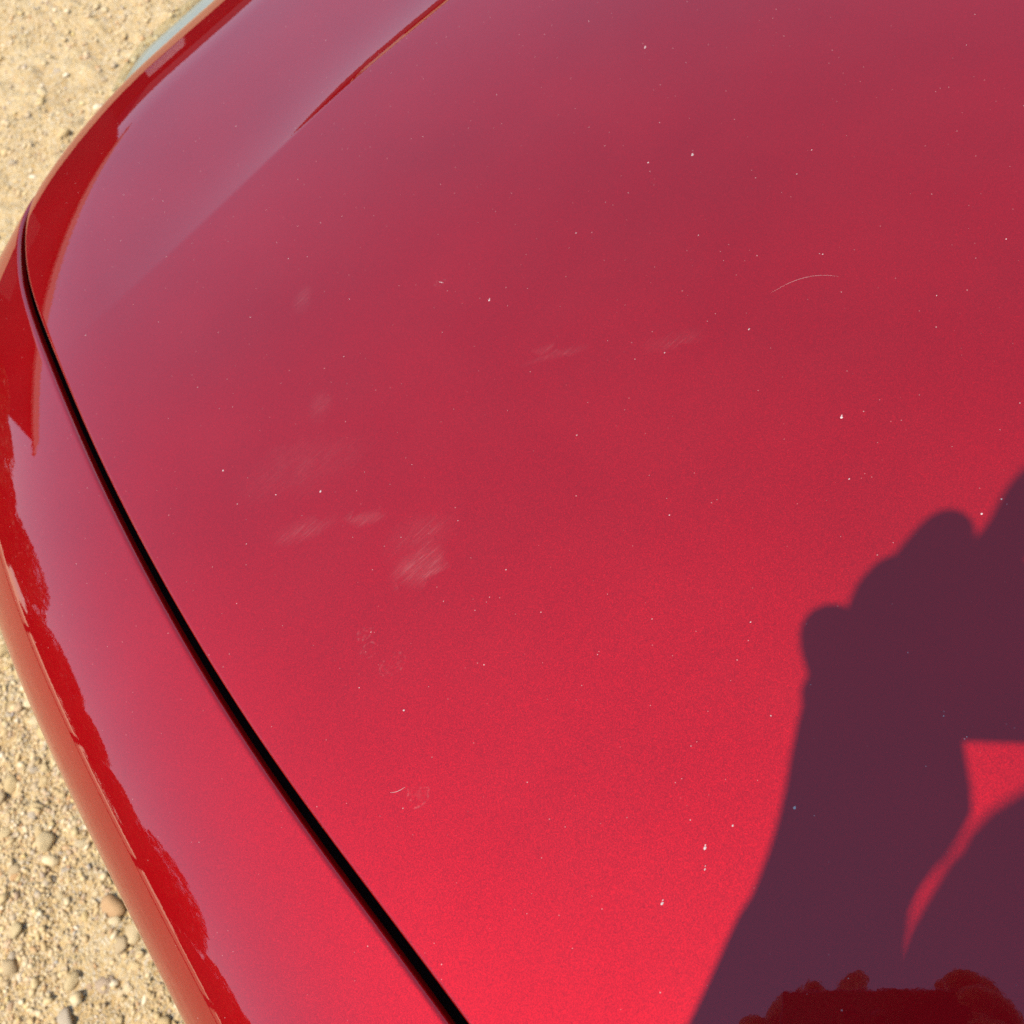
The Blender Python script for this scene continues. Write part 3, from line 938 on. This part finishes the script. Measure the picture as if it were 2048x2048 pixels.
for sd_ in (-1, 1):
    bm = bmesh.new(); bmesh.ops.create_uvsphere(bm, u_segments=14, v_segments=10, radius=.0115)
    for v in bm.verts: v.co = HM @ (v.co + Vector((.030 * sd_, .083, .012)))
    bm_obj('eye', bm, M_EYE, hd, True)
    bm = bmesh.new(); bmesh.ops.create_uvsphere(bm, u_segments=14, v_segments=10, radius=1)
    for v in bm.verts: v.co = HM @ Vector((v.co.x * .009 + .078 * sd_, v.co.y * .018 - .005, v.co.z * .030))
    bm_obj('ear', bm, M_SKIN, hd, True)
# clothes
ch = [[(bp_(-.035, 0, .88), (.168, .128)), (bp_(-.01, 0, 1.10), (.160, .120)), (chest, (.180, .130)), (bp_(.0, 0, 1.435), (.115, .092)), (bp_(.015, 0, 1.485), .070)]]
for sd_, e, w_ in ((-1, elbowL, wristL), (1, elbowR, wristR)):
    ch.append([(bp_(.0, 0, 1.435), (.115, .092)), (sh[sd_], .078), (sh[sd_].lerp(e, .5), .066), (e, .074), (e.lerp(w_, .38), .047), (e.lerp(w_, .68), .037), (e.lerp(w_, .93), .034)])
skin_obj('shirt', ch, M_SHIRT, person, 2)
ch = [[(bp_(-.02, 0, 1.08), (.150, .115)), (bp_(-.03, 0, .95), (.165, .130))]]
for sd_ in (-1, 1):
    hip, knee, ank, toe = limb_leg(sd_)
    hip = hip - Z * .06
    ch.append([(bp_(-.03, 0, .95), (.165, .130)), (hip, .098), (hip.lerp(knee, .5), .090), (knee, .072), (knee.lerp(ank, .4), .070), (ank + Z * .02, .060)])
skin_obj('jeans', ch, M_JEANS, person, 2)
for sd_ in (-1, 1):
    hip, knee, ank, toe = limb_leg(sd_)
    heel = bp_(-.075, .12 * sd_, .045)
    skin_obj('shoe', [[(heel, (.042, .045)), (ank + Z * -.03 + g * .03, (.048, .055)), (toe.lerp(ank, .4) + Z * 0.0, (.050, .048)), (toe + Z * .005, (.046, .034))]], M_SHOE, person, 2)

# ------------------------------------------------------------------ surroundings mirrored in the paint
def leaf_crown(seed, n):
    r = np.random.default_rng(seed)
    lobes = [(r.normal(0, .42, 3) * np.array([1, 1, .8]), r.uniform(.28, .55)) for _ in range(13)]
    V = []
    for k in range(n):
        c, rad = lobes[r.integers(len(lobes))]
        d = r.normal(0, 1, 3); d /= np.linalg.norm(d)
        p = c + d * rad * r.uniform(.55, 1.05) ** .5
        p[2] = max(p[2], -.75)
        a = r.normal(0, 1, 3); a /= np.linalg.norm(a)
        b = np.cross(a, r.normal(0, 1, 3)); b /= np.linalg.norm(b)
        s = r.uniform(.022, .05)
        V += [p - a * s, p + b * s * .6, p + a * s, p - b * s * .6]
    return np.array(V)
CROWNS = []
for k in range(3):
    V = leaf_crown(300 + k, 24000)
    me_o = mesh_obj('crown', V, np.arange(len(V)).reshape(-1, 4), M_LEAF, None, False)
    CROWNS.append(me_o.data); bpy.data.objects.remove(me_o)
trunk_path = [(0, 0, 0), (.02, .01, .35), (-.02, .03, .8), (.03, 0, 1.3)]
TR = []
for k in range(3):
    G = tube_grid([(x + .03 * k * z, y, z) for x, y, z in trunk_path], [.10, .075, .06, .03], 10)
    o_ = grid_obj('trunk', G, M_BARK); TR.append(o_.data); bpy.data.objects.remove(o_)
def tree(az, dist, h, wdt, label, var, group='trees along the edge of the yard'):
    a = math.radians(az)
    x, y = dist * math.sin(a), .3 + dist * math.cos(a)
    t = empty('broadleaf_tree', label, 'tree', group, (x, y, 0), az * 1.7)
    tr = bpy.data.objects.new('trunk', TR[var % 3]); tr.scale = (h * .30, h * .30, h * .42); link(tr, t)
    cr = bpy.data.objects.new('crown', CROWNS[var % 3]); cr.scale = (wdt * .5, wdt * .5, h * .43); cr.location = (0, 0, h * .53); link(cr, t)
    return t
TL = [(-118, 30, 7.0), (-106, 27, 6.0), (-96, 29, 6.6), (-86, 26, 5.6), (-77, 28, 6.4), (-68, 25, 5.4), (-60, 27, 6.2), (-52, 26, 5.6), (-44, 27, 6.0),
      (-36, 26, 5.4), (-28, 27, 5.6), (50, 29, 6.0), (58, 31, 6.5), (64, 30, 6.0), (78, 31, 6.6), (92, 30, 6.0)]
for i, (az, d, h) in enumerate(TL):
    if az < -24: lab = 'leafy green tree in the row beyond the fender side of the car'
    else: lab = 'leafy green tree in the row ahead of the car'
    tree(az, d, h * 1.16 * random.uniform(.97, 1.03), 6.0, lab, i)
# barn
a = math.radians(-12)
barn = empty('barn', 'dark boarded barn with a pale clay tiled roof beyond the yard', 'barn', loc=(27 * math.sin(a), 27 * math.cos(a), 0), rz=math.radians(12))
bm_obj('wall', box_bm((-5.2, -3.5, 0), (5.2, 3.5, 6.5)), M_BOARD, barn)
bm = bmesh.new()
for zoff in (0, .18):
    for (x, y, z) in ((-5.6, -4.0, 6.25), (5.6, -4.0, 6.25), (5.6, 0, 7.75), (-5.6, 0, 7.75), (5.6, 4.0, 6.25), (-5.6, 4.0, 6.25)):
        bm.verts.new((x, y, z + zoff))
bm.verts.ensure_lookup_table()
for f in ((0, 1, 2, 3), (3, 2, 4, 5), (6, 9, 8, 7), (9, 11, 10, 8), (0, 6, 7, 1), (4, 10, 11, 5), (1, 7, 8, 2), (2, 8, 10, 4), (0, 3, 9, 6), (3, 5, 11, 9)):
    bm.faces.new([bm.verts[i] for i in f])
bmesh.ops.recalc_face_normals(bm, faces=bm.faces)
bm_obj('roof', bm, M_TILE, barn)
for x in (-1.5, .02):
    bm_obj('door', box_bm((x, -3.58, .05), (x + 1.48, -3.503, 3.2), .02), simple('grey_door_boards', (.10, .09, .08), .9), barn)
for x in (-5.2, 5.2):
    bm = bmesh.new()
    for (y, z) in ((-3.5, 6.5), (3.5, 6.5), (0, 7.70)):
        bm.verts.new((x, y, z)); bm.verts.new((x - math.copysign(.12, x), y, z))
    bm.verts.ensure_lookup_table()
    for f in ((0, 2, 4), (1, 5, 3), (0, 1, 3, 2), (2, 3, 5, 4), (4, 5, 1, 0)): bm.faces.new([bm.verts[i] for i in f])
    bmesh.ops.recalc_face_normals(bm, faces=bm.faces)
    bm_obj('gable', bm, M_BOARD, barn)

# long shed ahead of the car
shed = empty('long_shed', 'long low black shed with a grey sheet roof ahead of the car', 'shed', loc=(8.6, 28.5, 0), rz=math.radians(-3))
bm_obj('wall', box_bm((-11.6, -3.0, 0), (12.5, 3.0, 3.7)), M_BOARD, shed)
M_SHEET = simple('weathered_sheet_roof', (.035, .033, .033), .9, bump=.3, bscale=30)
bm = bmesh.new()
for zoff in (0, .12):
    for (x, y, z) in ((-11.9, -3.5, 3.45), (12.8, -3.5, 3.45), (12.8, 0, 5.6), (-11.9, 0, 5.6), (12.8, 3.5, 3.45), (-11.9, 3.5, 3.45)):
        bm.verts.new((x, y, z + zoff))
bm.verts.ensure_lookup_table()
for f in ((0, 1, 2, 3), (3, 2, 4, 5), (6, 9, 8, 7), (9, 11, 10, 8), (0, 6, 7, 1), (4, 10, 11, 5), (1, 7, 8, 2), (2, 8, 10, 4), (0, 3, 9, 6), (3, 5, 11, 9)):
    bm.faces.new([bm.verts[i] for i in f])
bmesh.ops.recalc_face_normals(bm, faces=bm.faces)
bm_obj('roof', bm, M_SHEET, shed)
M_WHITE = simple('white_glint_panel', (.72, .72, .70), .6)
for x in (-6.5, -2.2, 3.4):  # white panels added to the unseen shed for pale glints in the paint
    bm_obj('door', box_bm((x, -3.08, .05), (x + 1.5, -3.004, 2.3), .02), M_WHITE, shed)
